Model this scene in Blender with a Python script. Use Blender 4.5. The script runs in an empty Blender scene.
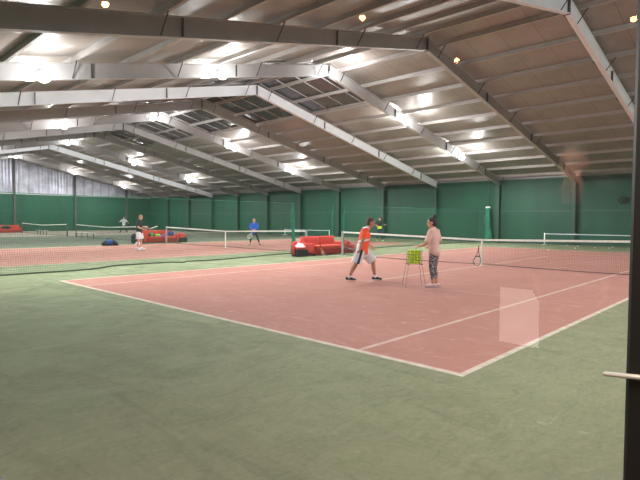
import bpy, bmesh, math, random
from mathutils import Vector, Matrix, noise
random.seed(7)
PI = math.pi
SC = bpy.context.scene
COL = SC.collection
V = Vector

# ------------------------------------------------------------------ materials
def srgb(c):
    return tuple((x/255/12.92 if x/255 <= .04045 else ((x/255+.055)/1.055)**2.4) for x in c) + (1,)

class NT:
    def __init__(s, name):
        s.m = bpy.data.materials.new(name); s.m.use_nodes = True
        s.t = s.m.node_tree; s.n = s.t.nodes; s.l = s.t.links
        s.b = s.n['Principled BSDF']; s.o = s.n['Material Output']
    def new(s, t, **k):
        n = s.n.new(t)
        for a, b in k.items(): setattr(n, a, b)
        return n
    def set(s, sock, v):
        if isinstance(v, bpy.types.NodeSocket): s.l.new(v, sock)
        else: sock.default_value = v
    def math(s, op, a, b=0., c=None):
        n = s.new('ShaderNodeMath', operation=op)
        s.set(n.inputs[0], a); s.set(n.inputs[1], b)
        if c is not None: s.set(n.inputs[2], c)
        return n.outputs[0]
    def mix(s, f, a, b, mode='MIX'):
        n = s.new('ShaderNodeMix', data_type='RGBA', blend_type=mode)
        s.set(n.inputs[0], f); s.set(n.inputs[6], a); s.set(n.inputs[7], b)
        return n.outputs[2]
    def noise(s, vec, scale, detail=3., rough=.55, dist=0.):
        n = s.new('ShaderNodeTexNoise')
        if vec is not None: s.l.new(vec, n.inputs['Vector'])
        n.inputs['Scale'].default_value = scale; n.inputs['Detail'].default_value = detail
        n.inputs['Roughness'].default_value = rough; n.inputs['Distortion'].default_value = dist
        return n.outputs[0]
    def ramp(s, f, lo, hi, a=0., b=1.):
        n = s.new('ShaderNodeMapRange'); n.clamp = True
        s.set(n.inputs[0], f)
        for i, v in enumerate((lo, hi, a, b)): n.inputs[i+1].default_value = v
        return n.outputs[0]
    def mapv(s, vec, scale=(1, 1, 1), rot=(0, 0, 0)):
        n = s.new('ShaderNodeMapping'); s.l.new(vec, n.inputs[0])
        n.inputs['Scale'].default_value = scale; n.inputs['Rotation'].default_value = rot
        return n.outputs[0]
    def bump(s, h, strength=.3, dist=.02):
        n = s.new('ShaderNodeBump'); s.l.new(h, n.inputs['Height'])
        n.inputs['Strength'].default_value = strength; n.inputs['Distance'].default_value = dist
        s.l.new(n.outputs[0], s.b.inputs['Normal'])

def mat(name, c, rough=.6, metal=0., var=.12, scale=6., emit=None, estr=0., spec=.5, bump=0.):
    t = NT(name); col = srgb(c)
    tc = t.new('ShaderNodeTexCoord').outputs['Object']
    f = t.noise(tc, scale, 3)
    d = tuple(x*(1-var) for x in col[:3])+(1,); e = tuple(min(1, x*(1+var)) for x in col[:3])+(1,)
    t.l.new(t.mix(t.ramp(f, .3, .7), d, e), t.b.inputs['Base Color'])
    t.b.inputs['Roughness'].default_value = rough; t.b.inputs['Metallic'].default_value = metal
    t.b.inputs['Specular IOR Level'].default_value = spec
    if emit: t.b.inputs['Emission Color'].default_value = srgb(emit); t.b.inputs['Emission Strength'].default_value = estr
    if bump: t.bump(f, bump, .01)
    return t.m

def floor_mat():
    t = NT('turf_floor')
    pos = t.new('ShaderNodeNewGeometry').outputs['Position']
    sp = t.new('ShaderNodeSeparateXYZ'); t.l.new(pos, sp.inputs[0]); X, Y = sp.outputs[0], sp.outputs[1]
    M = t.math
    wob = M('MULTIPLY', M('SUBTRACT', t.noise(pos, 1.3, 4), .5), .22)
    Xw = M('ADD', X, wob); Yw = M('ADD', Y, wob)
    def lt(a, b, soft=None):
        return M('LESS_THAN', a, b)
    def absd(a, c): return M('ABSOLUTE', M('SUBTRACT', a, c))
    big = t.noise(pos, .25, 3, .6, .6); mid = t.noise(pos, 1.1, 5, .65, 1.2); fine = t.noise(pos, 34, 3, .7)
    vfine = t.noise(pos, 150, 2, .8)
    stretch = t.noise(t.mapv(pos, (.35, 2.2, 1), (0, 0, .5)), 1.2, 5, .65, 1.)
    # brush / mower marks in broad arcs
    wv = t.new('ShaderNodeTexWave', wave_type='RINGS', rings_direction='Z')
    t.l.new(t.mapv(pos, (1, 1, 1)), wv.inputs['Vector'])
    wv.inputs['Scale'].default_value = 4.2; wv.inputs['Distortion'].default_value = 14.; wv.inputs['Detail'].default_value = 3; wv.inputs['Detail Scale'].default_value = .7
    # green runoff
    g = t.mix(t.ramp(big, .35, .65), srgb((127, 141, 106)), srgb((145, 153, 120)))
    g = t.mix(t.ramp(mid, .42, .66, 0, .85), g, srgb((108, 118, 86)))
    sandy = M('MULTIPLY', t.ramp(X, -7, 1.5), t.ramp(stretch, .36, .66))
    g = t.mix(M('MULTIPLY', sandy, .6), g, srgb((158, 153, 123)))
    g = t.mix(t.ramp(X, -5., 2., 0, .7), g, srgb((136, 129, 103)))
    g = t.mix(M('MULTIPLY', t.ramp(wv.outputs[0], .3, .7), M('MULTIPLY', .10, t.ramp(mid, .3, .6))), g, srgb((87, 95, 71)))
    g = t.mix(t.ramp(stretch, .55, .7, 0, .6), g, srgb((98, 105, 79)))
    g = t.mix(t.ramp(fine, .35, .75, 0, .30), g, srgb((95, 101, 78)))
    grit = t.noise(t.mapv(pos, (1, .4, 1), (0, 0, -.6)), 9, 5, .75, 1.5)
    g = t.mix(t.ramp(grit, .5, .72, 0, .45), g, srgb((86, 93, 65)))
    g = t.mix(t.ramp(grit, .3, .45, .3, 0), g, srgb((165, 165, 133)))
    g = t.mix(t.ramp(Y, -2.6, .5, .25, 0), g, srgb((98, 100, 74)))  # light and haze gradient put into the turf colour, darker towards the window
    # red clay coloured court
    r = t.mix(t.ramp(big, .35, .65), srgb((167, 115, 102)), srgb((176, 124, 112)))
    r = t.mix(t.ramp(mid, .5, .78, 0, .5), r, srgb((186, 145, 132)))
    r = t.mix(t.ramp(stretch, .52, .75, 0, .4), r, srgb((156, 101, 89)))
    r = t.mix(t.ramp(fine, .4, .8, 0, .25), r, srgb((146, 93, 82)))
    scuff = t.noise(t.mapv(pos, (.5, 1.6, 1), (0, 0, .9)), 4.5, 6, .75, 2.)
    r = t.mix(t.ramp(scuff, .56, .72, 0, .6), r, srgb((223, 177, 165)))
    r = t.mix(t.ramp(scuff, .28, .42, .4, 0), r, srgb((166, 92, 79)))
    def box(hx, hy, u, v): return M('MULTIPLY', lt(u, hx), lt(v, hy))
    cols = g
    # far bays: dull grey-green carpet then beige
    fg = t.mix(t.ramp(mid, .35, .7), srgb((82, 89, 74)), srgb((97, 101, 86)))
    cols = t.mix(lt(X, -27.3), cols, fg)
    be = t.mix(t.ramp(mid, .35, .7), srgb((135, 126, 113)), srgb((151, 140, 125)))
    cols = t.mix(lt(X, -44.3), cols, be)
    lines = None
    for (xc, hw, sw, stren) in ((-5.485, 5.485, 4.115, 1.), (-21.25, 5.2, 4.0, .55)):
        u = absd(X, xc); v = absd(Y, 11.885)
        uw = absd(Xw, xc); vw = absd(Yw, 11.885)
        cols = t.mix(box(hw+.0, 11.9, uw, vw), cols, r)
        ln = box(.038, 11.93, absd(u, hw), v)
        ln = M('MAXIMUM', ln, box(hw+.04, .045, u, absd(v, 11.885)))
        weak = box(.034, 11.93, absd(u, sw), v)
        ln = M('MAXIMUM', ln, M('MULTIPLY', weak, .75))
        sv = box(sw, .045, u, absd(v, 6.4))
        ln = M('MAXIMUM', ln, M('MULTIPLY', sv, .22))
        ln = M('MAXIMUM', ln, M('MULTIPLY', box(.04, 6.4, u, v), .7))
        ln = M('MULTIPLY', ln, stren)
        lines = ln if lines is None else M('MAXIMUM', lines, ln)
    lines = M('MULTIPLY', lines, t.ramp(t.noise(pos, 5, 4), .3, .62, .35, .75))
    cols = t.mix(lines, cols, srgb((222, 212, 196)))
    cols = t.mix(t.ramp(vfine, .35, .8, 0, .16), cols, srgb((86, 86, 76)))
    t.l.new(cols, t.b.inputs['Base Color'])
    t.b.inputs['Roughness'].default_value = .92; t.b.inputs['Specular IOR Level'].default_value = .15
    t.bump(M('ADD', fine, M('MULTIPLY', wv.outputs[0], .1)), .25, .01)
    return t.m

def deck_mat():
    t = NT('roof_deck')
    pos = t.new('ShaderNodeNewGeometry').outputs['Position']
    sp = t.new('ShaderNodeSeparateXYZ'); t.l.new(pos, sp.inputs[0])
    f = t.noise(pos, .8, 4, .6, .5)
    c = t.mix(t.ramp(f, .3, .7), srgb((136, 128, 121)), srgb((160, 151, 144)))
    # sheet seams run down the slope
    seam = t.math('LESS_THAN', t.math('ABSOLUTE', t.math('SUBTRACT', t.math('FRACT', t.math('MULTIPLY', sp.outputs[0], 1/1.25)), .5)), .012)
    c = t.mix(t.math('MULTIPLY', seam, .5), c, srgb((90, 84, 80)))
    t.l.new(c, t.b.inputs['Base Color'])
    t.b.inputs['Metallic'].default_value = .2
    t.l.new(t.ramp(f, .3, .7, .34, .5), t.b.inputs['Roughness'])
    w = t.math('SINE', t.math('MULTIPLY', sp.outputs[0], 2*PI/.11))
    t.bump(t.math('ADD', t.math('MULTIPLY', w, .15), t.noise(pos, 2.5, 2)), .22, .02)
    return t.m

def wall_green_mat(name='green_wall'):
    t = NT(name)
    pos = t.new('ShaderNodeNewGeometry').outputs['Position']
    f = t.noise(t.mapv(pos, (1, 1, .15)), .6, 4, .6)
    g = t.noise(pos, 1.5, 4, .6)
    c = t.mix(t.ramp(f, .3, .7), srgb((11, 60, 41)), srgb((17, 74, 51)))
    c = t.mix(t.ramp(g, .5, .8, 0, .4), c, srgb((8, 48, 33)))
    t.l.new(c, t.b.inputs['Base Color'])
    t.b.inputs['Roughness'].default_value = .55; t.b.inputs['Specular IOR Level'].default_value = .3
    return t.m

def corrugated_mat():
    t = NT('corrugated_sheet')
    pos = t.new('ShaderNodeNewGeometry').outputs['Position']
    sp = t.new('ShaderNodeSeparateXYZ'); t.l.new(pos, sp.inputs[0])
    f = t.noise(pos, 1.2, 4)
    pan = t.math('FRACT', t.math('MULTIPLY', sp.outputs[1], 1/1.05))
    dark = t.ramp(pan, .0, .25, .55, 0.)
    c = t.mix(t.ramp(f, .3, .7), srgb((134, 134, 142)), srgb((172, 172, 182)))
    c = t.mix(dark, c, srgb((92, 92, 100)))
    t.l.new(c, t.b.inputs['Base Color'])
    t.b.inputs['Metallic'].default_value = .5; t.b.inputs['Roughness'].default_value = .4
    t.bump(t.math('SINE', t.math('MULTIPLY', sp.outputs[1], 2*PI/.35)), .5, .03)
    return t.m

def leggings_mat():
    t = NT('patterned_leggings')
    tc = t.new('ShaderNodeTexCoord').outputs['Object']
    f = t.noise(tc, 22, 3, .6, 1.5); g = t.noise(tc, 13, 2, .5, 1.)
    c = t.mix(t.ramp(f, .47, .53), srgb((38, 36, 52)), srgb((168, 160, 164)))
    c = t.mix(t.ramp(g, .58, .62), c, srgb((104, 62, 70)))
    t.l.new(c, t.b.inputs['Base Color']); t.b.inputs['Roughness'].default_value = .7
    return t.m

def glass_mat():
    t = NT('window_glass')
    tr = t.new('ShaderNodeBsdfTransparent'); tr.inputs[0].default_value = (.97, .975, .96, 1)
    gl = t.new('ShaderNodeBsdfGlossy'); gl.inputs['Roughness'].default_value = .0
    fr = t.new('ShaderNodeFresnel'); fr.inputs[0].default_value = 1.5
    mx = t.new('ShaderNodeMixShader')
    t.l.new(t.math('ADD', t.math('MINIMUM', t.math('MULTIPLY', fr.outputs[0], 1.5), .16), 0), mx.inputs[0])
    t.l.new(tr.outputs[0], mx.inputs[1]); t.l.new(gl.outputs[0], mx.inputs[2])
    ds = t.new('ShaderNodeBsdfTranslucent'); ds.inputs[0].default_value = (.9, .86, .8, 1)  # thin translucent veil added to give the view its haze
    m2 = t.new('ShaderNodeMixShader'); m2.inputs[0].default_value = .014
    t.l.new(mx.outputs[0], m2.inputs[1]); t.l.new(ds.outputs[0], m2.inputs[2])
    t.l.new(m2.outputs[0], t.o.inputs[0]); t.n.remove(t.b)
    return t.m

MT = dict(
 floor=floor_mat(), deck=deck_mat(), green=wall_green_mat(), corr=corrugated_mat(), glass=glass_mat(), leggings=leggings_mat(),
 steel=mat('painted_steel', (172, 168, 166), .5, 0, .06, 2),
  steel_lit=mat('lamplit_steel', (240, 240, 244), .5, 0, .03, 2),  # paler copy of the frame paint, lamplight put into the colour
 steel_dark=mat('dark_steel', (70, 66, 64), .6, .2),
 purlin=mat('purlin_steel', (176, 170, 166), .5, .2, .08, 3),
 rail=mat('rail_green', (20, 66, 50), .5), colg=mat('column_green', (14, 56, 40), .6),
 white=mat('white_band', (226, 224, 216), .7), rope=mat('net_rope', (40, 40, 40), .9),
 cord=mat('net_cord', (60, 66, 62), .9), dcord=mat('divider_cord', (22, 92, 66), .9), drope=mat('divider_rope', (28, 52, 40), .9),
 post=mat('post_paint', (150, 156, 148), .5), postg=mat('post_green', (70, 92, 80), .5),
 red=mat('red_fabric', (184, 60, 46), .85, 0, .1, 9), redd=mat('dark_red_fabric', (150, 46, 38), .85, 0, .1, 9),
 black=mat('black_fabric', (22, 22, 24), .8), blackp=mat('black_plastic', (16, 16, 17), .5),
 skin=mat('skin', (202, 146, 118), .6, 0, .06), skin_tan=mat('tanned_skin', (186, 130, 106), .6, 0, .06),
 orange=mat('orange_jersey', (246, 84, 34), .75, 0, .07), wcloth=mat('white_cloth', (224, 220, 224), .85, 0, .05),
 pink=mat('pale_pink_top', (226, 182, 172), .85, 0, .05), blue=mat('blue_top', (30, 86, 190), .8), navy=mat('navy_cloth', (26, 34, 66), .8),
 greyc=mat('grey_cloth', (176, 184, 186), .85), yellow=mat('yellow_bib', (206, 232, 40), .8), hair_dark=mat('dark_hair', (26, 18, 18), .6),
 hair_brown=mat('brown_hair', (70, 50, 40), .7), hair_grey=mat('grey_hair', (120, 104, 94), .7), lips=mat('lips', (150, 70, 66), .5), eye=mat('eye', (30, 24, 22), .3),
 ball=mat('tennis_felt', (196, 226, 40), .95, 0, .12, 30), balloff=mat('old_felt', (226, 226, 190), .95),
 wire=mat('wire', (120, 112, 106), .4, .5), graphite=mat('racket_frame', (44, 40, 42), .4), rstring=mat('racket_string', (210, 206, 196), .6),
 racketo=mat('racket_orange', (200, 120, 60), .4), racketw=mat('racket_white', (214, 214, 210), .4), grip=mat('racket_grip', (30, 30, 30), .9),
 blueb=mat('blue_bag', (26, 60, 130), .7), greenb=mat('green_bag', (44, 160, 84), .7), limeb=mat('lime_bag', (110, 210, 70), .7), purp=mat('purple_bag', (70, 60, 140), .7), pinkb=mat('pink_towel', (232, 200, 206), .9),
 mull=mat('skylight_bar', (190, 186, 184), .5), skyglass=mat('night_skylight', (38, 36, 42), .25, 0, .25, 1.5),
 room=mat('room_wall', (120, 98, 80), .8), roomd=mat('room_dark', (44, 38, 34), .8), frame=mat('window_frame_dark', (17, 17, 18), .45), chrome=mat('handle_metal', (190, 190, 188), .35, .3),
 paper=mat('paper', (236, 230, 224), .8), jacket=mat('dark_jacket', (24, 20, 24), .8), scarf=mat('rose_shirt', (150, 100, 100), .8), phone=mat('lilac_case', (150, 140, 210), .5),
 lamp=mat('lamp_lens', (255, 255, 255), .3, 0, 0, 5, (240, 244, 255), 14.), lampb=mat('lamp_housing', (150, 150, 152), .5, .3), warm=mat('warm_bulb', (255, 220, 180), .3, 0, 0, 5, (255, 170, 100), 110.),
)

MT['panelm'] = mat('glow_panel', (240, 226, 220), .5, 0, .05, 3, (255, 232, 224), 2.4)
# ------------------------------------------------------------------ mesh helpers
def new_bm(): return bmesh.new()
def finish(name, bm, m, parent=None, smooth=False, loc=None, kind=None):
    me = bpy.data.meshes.new(name); bm.to_mesh(me); bm.free()
    for x in (m if isinstance(m, (list, tuple)) else [m]): me.materials.append(MT[x])
    if smooth:
        for p in me.polygons: p.use_smooth = True
    o = bpy.data.objects.new(name, me); COL.objects.link(o)
    if parent: o.parent = parent
    if loc is not None: o.location = loc
    if kind: o['kind'] = kind
    return o
def tag(o, label, cat, group=None):
    o['label'] = label; o['category'] = cat
    if group: o['group'] = group
    return o
def thing(name, label, cat, loc=(0, 0, 0), rz=0., group=None):
    o = bpy.data.objects.new(name, None); COL.objects.link(o); o.location = loc; o.rotation_euler = (0, 0, rz)
    o.empty_display_size = .2
    return tag(o, label, cat, group)
def dup(o, parent=None):
    c = o.copy(); COL.objects.link(c)
    if parent: c.parent = parent
    for ch in list(o.children): dup(ch, c)
    return c
def box(bm, lo, hi, bev=0., seg=2, M=None, mi=0):
    lo, hi = V(lo), V(hi); c = (lo+hi)/2; d = hi-lo
    b = bmesh.new(); bmesh.ops.create_cube(b, size=1)
    for v in b.verts: v.co = V((v.co.x*d.x, v.co.y*d.y, v.co.z*d.z))+c
    if bev: bmesh.ops.bevel(b, geom=b.edges[:], offset=bev, segments=seg, affect='EDGES', profile=.5)
    merge(bm, b, M, mi)
def merge(bm, b, M=None, mi=0):
    if M is not None: bmesh.ops.transform(b, matrix=M, verts=b.verts)
    mp = {v: bm.verts.new(v.co) for v in b.verts}
    for f in b.faces:
        try: nf = bm.faces.new([mp[v] for v in f.verts]); nf.material_index = mi; nf.smooth = f.smooth
        except ValueError: pass
    b.free()
def frame_of(d, ref=None):
    d = d.normalized(); ref = ref or (V((0, 0, 1)) if abs(d.z) < .95 else V((1, 0, 0)))
    a = ref.cross(d)
    if a.length < 1e-5: a = V((1, 0, 0)).cross(d)
    a.normalize(); return a, d.cross(a).normalized()
def loft(bm, secs, n=12, side=None, dome=True, mi=0):
    """secs: (point, ra, rb); ring axes: a = side direction made square to the path, b = path x a"""
    P = [V(s[0]) for s in secs]; rings = []; ax = []
    for i, p in enumerate(P):
        d = (P[min(i+1, len(P)-1)]-P[max(i-1, 0)])
        if d.length < 1e-6: d = V((0, 0, 1))
        d.normalize()
        sd = side(i) if callable(side) else side
        if sd is not None:
            a = V(sd)-d*V(sd).dot(d); a.normalize(); b = d.cross(a)
        elif ax:
            a = ax[-1][0]-d*ax[-1][0].dot(d); a.normalize(); b = d.cross(a)
        else: a, b = frame_of(d)
        ax.append((a, b, d))
    full = [(P[i], secs[i][1], secs[i][2], ax[i]) for i in range(len(P))]
    if dome:
        def cap(i, sg):
            p, ra, rb, A = full[i]; h = min(ra, rb)
            return [(p+A[2]*sg*h*math.sin(t), ra*math.cos(t), rb*math.cos(t), A) for t in (.5, .95, 1.3)]
        pre = cap(0, -1)[::-1]; post = cap(-1, 1); full = pre+full+post
    for p, ra, rb, (a, b, d) in full:
        rings.append([bm.verts.new(p+a*ra*math.cos(2*PI*k/n)+b*rb*math.sin(2*PI*k/n)) for k in range(n)])
    for r0, r1 in zip(rings, rings[1:]):
        for k in range(n):
            f = bm.faces.new((r0[k], r0[(k+1) % n], r1[(k+1) % n], r1[k])); f.material_index = mi; f.smooth = True
    f = bm.faces.new(rings[0][::-1]); f.material_index = mi
    f = bm.faces.new(rings[-1]); f.material_index = mi
def tube(bm, pts, r, n=8, mi=0, dome=False):
    rr = r if isinstance(r, (list, tuple)) else [r]*len(pts)
    loft(bm, [(p, q, q) for p, q in zip(pts, rr)], n, None, dome, mi)
def ellipsoid(bm, c, rad, M=None, mi=0, u=16, v=12):
    b = bmesh.new(); bmesh.ops.create_uvsphere(b, u_segments=u, v_segments=v, radius=1)
    for x in b.verts: x.co = V((x.co.x*rad[0], x.co.y*rad[1], x.co.z*rad[2]))
    T = Matrix.Translation(V(c)) @ (M.to_4x4() if M is not None else Matrix.Identity(4))
    for f in b.faces: f.smooth = True
    merge(bm, b, T, mi)
def ribbon(bm, p0, p1, w, nrm, mi=0):
    p0, p1 = V(p0), V(p1); s = (p1-p0).cross(V(nrm)).normalized()*w/2
    f = bm.faces.new([bm.verts.new(q) for q in (p0-s, p0+s, p1+s, p1-s)]); f.material_index = mi
def remesh(bm, vox, smooth=4, name='body'):
    me = bpy.data.meshes.new('tmp'); bm.to_mesh(me); bm.free()
    o = bpy.data.objects.new('tmp', me); COL.objects.link(o)
    r = o.modifiers.new('r', 'REMESH'); r.mode = 'VOXEL'; r.voxel_size = vox
    s = o.modifiers.new('s', 'SMOOTH'); s.iterations = smooth; s.factor = .5
    bpy.context.view_layer.update()
    dg = bpy.context.evaluated_depsgraph_get()
    out = bpy.data.meshes.new_from_object(o.evaluated_get(dg)); out.name = name
    bpy.data.objects.remove(o); bpy.data.meshes.remove(me)
    for p in out.polygons: p.use_smooth = True
    return out
def mesh_obj(name, me, mats, parent=None, pick=None):
    me.materials.clear()
    for m in mats: me.materials.append(MT[m])
    if pick:
        for p in me.polygons: p.material_index = pick(p.center)
    o = bpy.data.objects.new(name, me); COL.objects.link(o)
    if parent: o.parent = parent
    return o

# ------------------------------------------------------------------ camera
YAW, PITCH, ROLL = .757991201, -.0413286533, .00508427116
CAM = V((2.44323091, -4.69291579, 1.58536339)); FPX = 502.954519
cy, sy, cp, sp_ = math.cos(YAW), math.sin(YAW), math.cos(PITCH), math.sin(PITCH)
fw = V((-sy*cp, cy*cp, sp_)); rt = V((cy, sy, 0)); up = rt.cross(fw)
r2 = rt*math.cos(ROLL)+up*math.sin(ROLL); u2 = up*math.cos(ROLL)-rt*math.sin(ROLL)
cd = bpy.data.cameras.new('camera'); co = bpy.data.objects.new('camera', cd); COL.objects.link(co)
cd.sensor_width = 36; cd.lens = FPX/640*36; cd.clip_start = .02; cd.clip_end = 300
mw = Matrix((r2, u2, -fw)).transposed().to_4x4(); mw.translation = CAM; co.matrix_world = mw
SC.camera = co

# ------------------------------------------------------------------ hall shell
XL, XR, YN, YF = -62.9, 8., -6., 30.
def zb(y): return 7.95-.217*abs(y-12)            # underside of the frames
def zt(y): return zb(y)+.48                      # purlins rest here
bm = new_bm(); box(bm, (XL-.3, -8, -.2), (XR+.3, YF+.3, 0)); finish('floor', bm, 'floor', kind='structure')
for nm, y0, y1 in (('ceiling', 12, YF+.3), ('ceiling', YN-2, 12)):
    bm = new_bm(); z0, z1 = zt(y0)+.16, zt(y1)+.16
    vs = [bm.verts.new(p) for p in ((XL-.3, y0, z0), (XR+.3, y0, z0), (XR+.3, y1, z1), (XL-.3, y1, z1))]
    ws = [bm.verts.new(v.co+V((0, 0, .05))) for v in vs]
    for q in ((3, 2, 1, 0),): bm.faces.new([vs[i] for i in q]); bm.faces.new([ws[i] for i in (0, 1, 2, 3)])
    for i in range(4): bm.faces.new((vs[i], vs[(i+1) % 4], ws[(i+1) % 4], ws[i]))
    finish(nm, bm, 'deck', kind='structure')
bm = new_bm(); box(bm, (XL, YF, 0), (XR, YF+.15, 4.42)); finish('wall_far', bm, 'green', kind='structure')
bm = new_bm(); box(bm, (XL-.3, YF+.15, 0), (XR+.3, YF+.3, 5.2)); finish('wall_far_upper', bm, 'purlin', kind='structure')
bm = new_bm(); box(bm, (XL-.15, YN, 0), (XL, YF, 4.38)); finish('wall_left', bm, 'green', kind='structure')
bm = new_bm(); box(bm, (XL-.3, YN, 4.38), (XL-.12, YF, 9.2)); finish('wall_left_upper', bm, 'corr', kind='structure')
bm = new_bm(); box(bm, (XL-.12, YN, 4.3), (XL+.03, YF, 4.45)); finish('trim_1', bm, 'steel', kind='structure')
bm = new_bm(); box(bm, (XR, YN-2, 0), (XR+.3, YF, 9.2)); finish('wall_right', bm, 'green', kind='structure')
bm = new_bm(); box(bm, (XL, YN-.2, 0), (-1.8, YN, 5.)); box(bm, (4.5, YN-.2, 0), (XR, YN, 5.)); box(bm, (-1.8, YN-.2, 2.99), (4.5, YN, 5.)); finish('wall_near', bm, 'green', kind='structure')
bm = new_bm(); box(bm, (XL, YF-.045, 2.17), (XR, YF, 2.25)); finish('trim_2', bm, 'rail', kind='structure')
bm = new_bm(); box(bm, (XL, YF-.03, 4.34), (XR, YF, 4.42)); finish('trim_3', bm, 'rail', kind='structure')
bm = new_bm(); box(bm, (XL, YN, 2.3), (XL+.04, YF, 2.37)); finish('trim_4', bm, 'rail', kind='structure')
bm = new_bm(); box(bm, (XL, YF-.03, 0), (XR, YF, .14)); finish('baseboard_far', bm, 'rail', kind='structure')

FX = [7.1-5*i for i in range(14)]                # frame positions 7.1, 2.1, -2.9 ... -57.9
FX = [x for x in FX if x > XL+1]
# portal frames: one rafter each side of the ridge
def rafter(bm, y0, y1):
    d0, d1 = .48, .48
    for k in range(1):
        za, zbb = zb(y0), zb(y1)
        for (w, lo, hi) in ((.012, .0, .48), (.17, .0, .022), (.17, .458, .48)):
            v = []
            for x in (-w/2, w/2):
                for (y, z) in ((y0, za), (y1, zbb)):
                    for h in (lo, hi): v.append(bm.verts.new((x, y, z+h)))
            for q in ((0, 1, 3, 2), (4, 6, 7, 5), (0, 4, 5, 1), (2, 3, 7, 6), (0, 2, 6, 4), (1, 5, 7, 3)):
                bm.faces.new([v[i] for i in q])
def brace_bm():
    b = new_bm(); box(b, (-.012, -.02, 0), (.012, .02, 1)); return b
WR = {}
def lamplit_rafter(me):
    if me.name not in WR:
        c = me.copy(); c.materials.clear(); c.materials.append(MT['steel_lit']); WR[me.name] = c
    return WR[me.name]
PUR = [.75+1.7*i for i in range(11)]
proto = None
for x in FX:
    if proto is None:
        root = bpy.data.objects.new('roof_beam', None); COL.objects.link(root); root['kind'] = 'structure'
        for (a, b_) in ((12, 29.93), (12, -5.93)):
            bm = new_bm(); rafter(bm, a, b_); finish('rafter', bm, 'steel', root)
        bm = new_bm(); box(bm, (-.09, 11.985, zb(12)-.03), (.09, 12.015, zt(12)+.05)); finish('ridge_plate', bm, 'steel_dark', root)
        for yy in (17.1, 22.4, 27.6, 6.9, 1.6, -3.6):
            bm = new_bm(); box(bm, (-.082, yy-.007, zb(yy)+.02), (.082, yy+.007, zt(yy)-.02)); finish('stiffener', bm, 'steel_dark', root)
        for i, p in enumerate(PUR):
            if i % 2: continue
            for s in (1, -1):
                y = 12+s*p
                for sx in (1, -1):
                    bm = new_bm(); tube(bm, [(sx*.05, y, zb(y)+.03), (sx*.42, y, zt(y)+.06)], .018, 6); finish('fly_brace', bm, 'steel_dark', root)
        root.location = (x, 0, 0); proto = root
    else:
        o = dup(proto); o.location = (x, 0, 0)
        if round(x, 1) in (-2.9, -17.9, -47.9):  # frames that catch the floodlights get the brightness as paler paint
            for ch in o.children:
                if ch.name.startswith('rafter'): ch.data = lamplit_rafter(ch.data)
# wrapped columns on the far wall
c0 = None
for x in FX:
    if c0 is None:
        bm = new_bm(); box(bm, (-.13, YF-.34, 0), (.13, YF-.001, 4.06), .015, 1); c0 = finish('wall_column', bm, 'colg', kind='structure'); c0.location = (x, 0, 0)
    else:
        o = c0.copy(); COL.objects.link(o); o.location = (x, 0, 0)
for y in (13.2, 19.9, 26.5):
    bm = new_bm(); box(bm, (XL+.0, y-.1, 0), (XL+.2, y+.1, zt(y)+.1)); finish('gable_column', bm, 'steel_dark', kind='structure')
# purlins
for p in PUR:
    for s in (1, -1):
        y = 12+s*p; bm = new_bm(); z = zt(y)
        box(bm, (XL, y-.03, z+.02), (XR, y+.03, z+.16)); box(bm, (XL, y-.04, z+.0), (XR, y+.04, z+.02))
        finish('purlin', bm, 'purlin', kind='structure')
# ridge skylights, both slopes
wn = 1
for x0 in (-12.9, -17.9, -22.9, -27.9, -32.9):
    for s in (1, -1):
        wn += 1
        root = bpy.data.objects.new('window_%d' % wn, None); COL.objects.link(root); root['kind'] = 'structure'; root.location = (x0-2.5, 12, 0)
        def zz(t): return zt(12+t)+.16
        ya, yb = .1, 4.0
        bm = new_bm()
        v = [bm.verts.new(q) for q in ((-2.4, s*ya, zz(ya)-.02), (2.4, s*ya, zz(ya)-.02), (2.4, s*yb, zz(yb)-.02), (-2.4, s*yb, zz(yb)-.02))]
        bm.faces.new(v if s < 0 else v[::-1]); finish('pane', bm, 'skyglass', root)
        bm = new_bm()
        for xx in (-2.4, -1.2, 0, 1.2, 2.4):
            tube(bm, [(xx, s*ya, zz(ya)-.04), (xx, s*yb, zz(yb)-.04)], .028, 4)
        for t in (ya, yb): tube(bm, [(-2.4, s*t, zz(t)-.04), (2.4, s*t, zz(t)-.04)], .03, 4)
        finish('skylight_frame', bm, 'mull', root)

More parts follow.
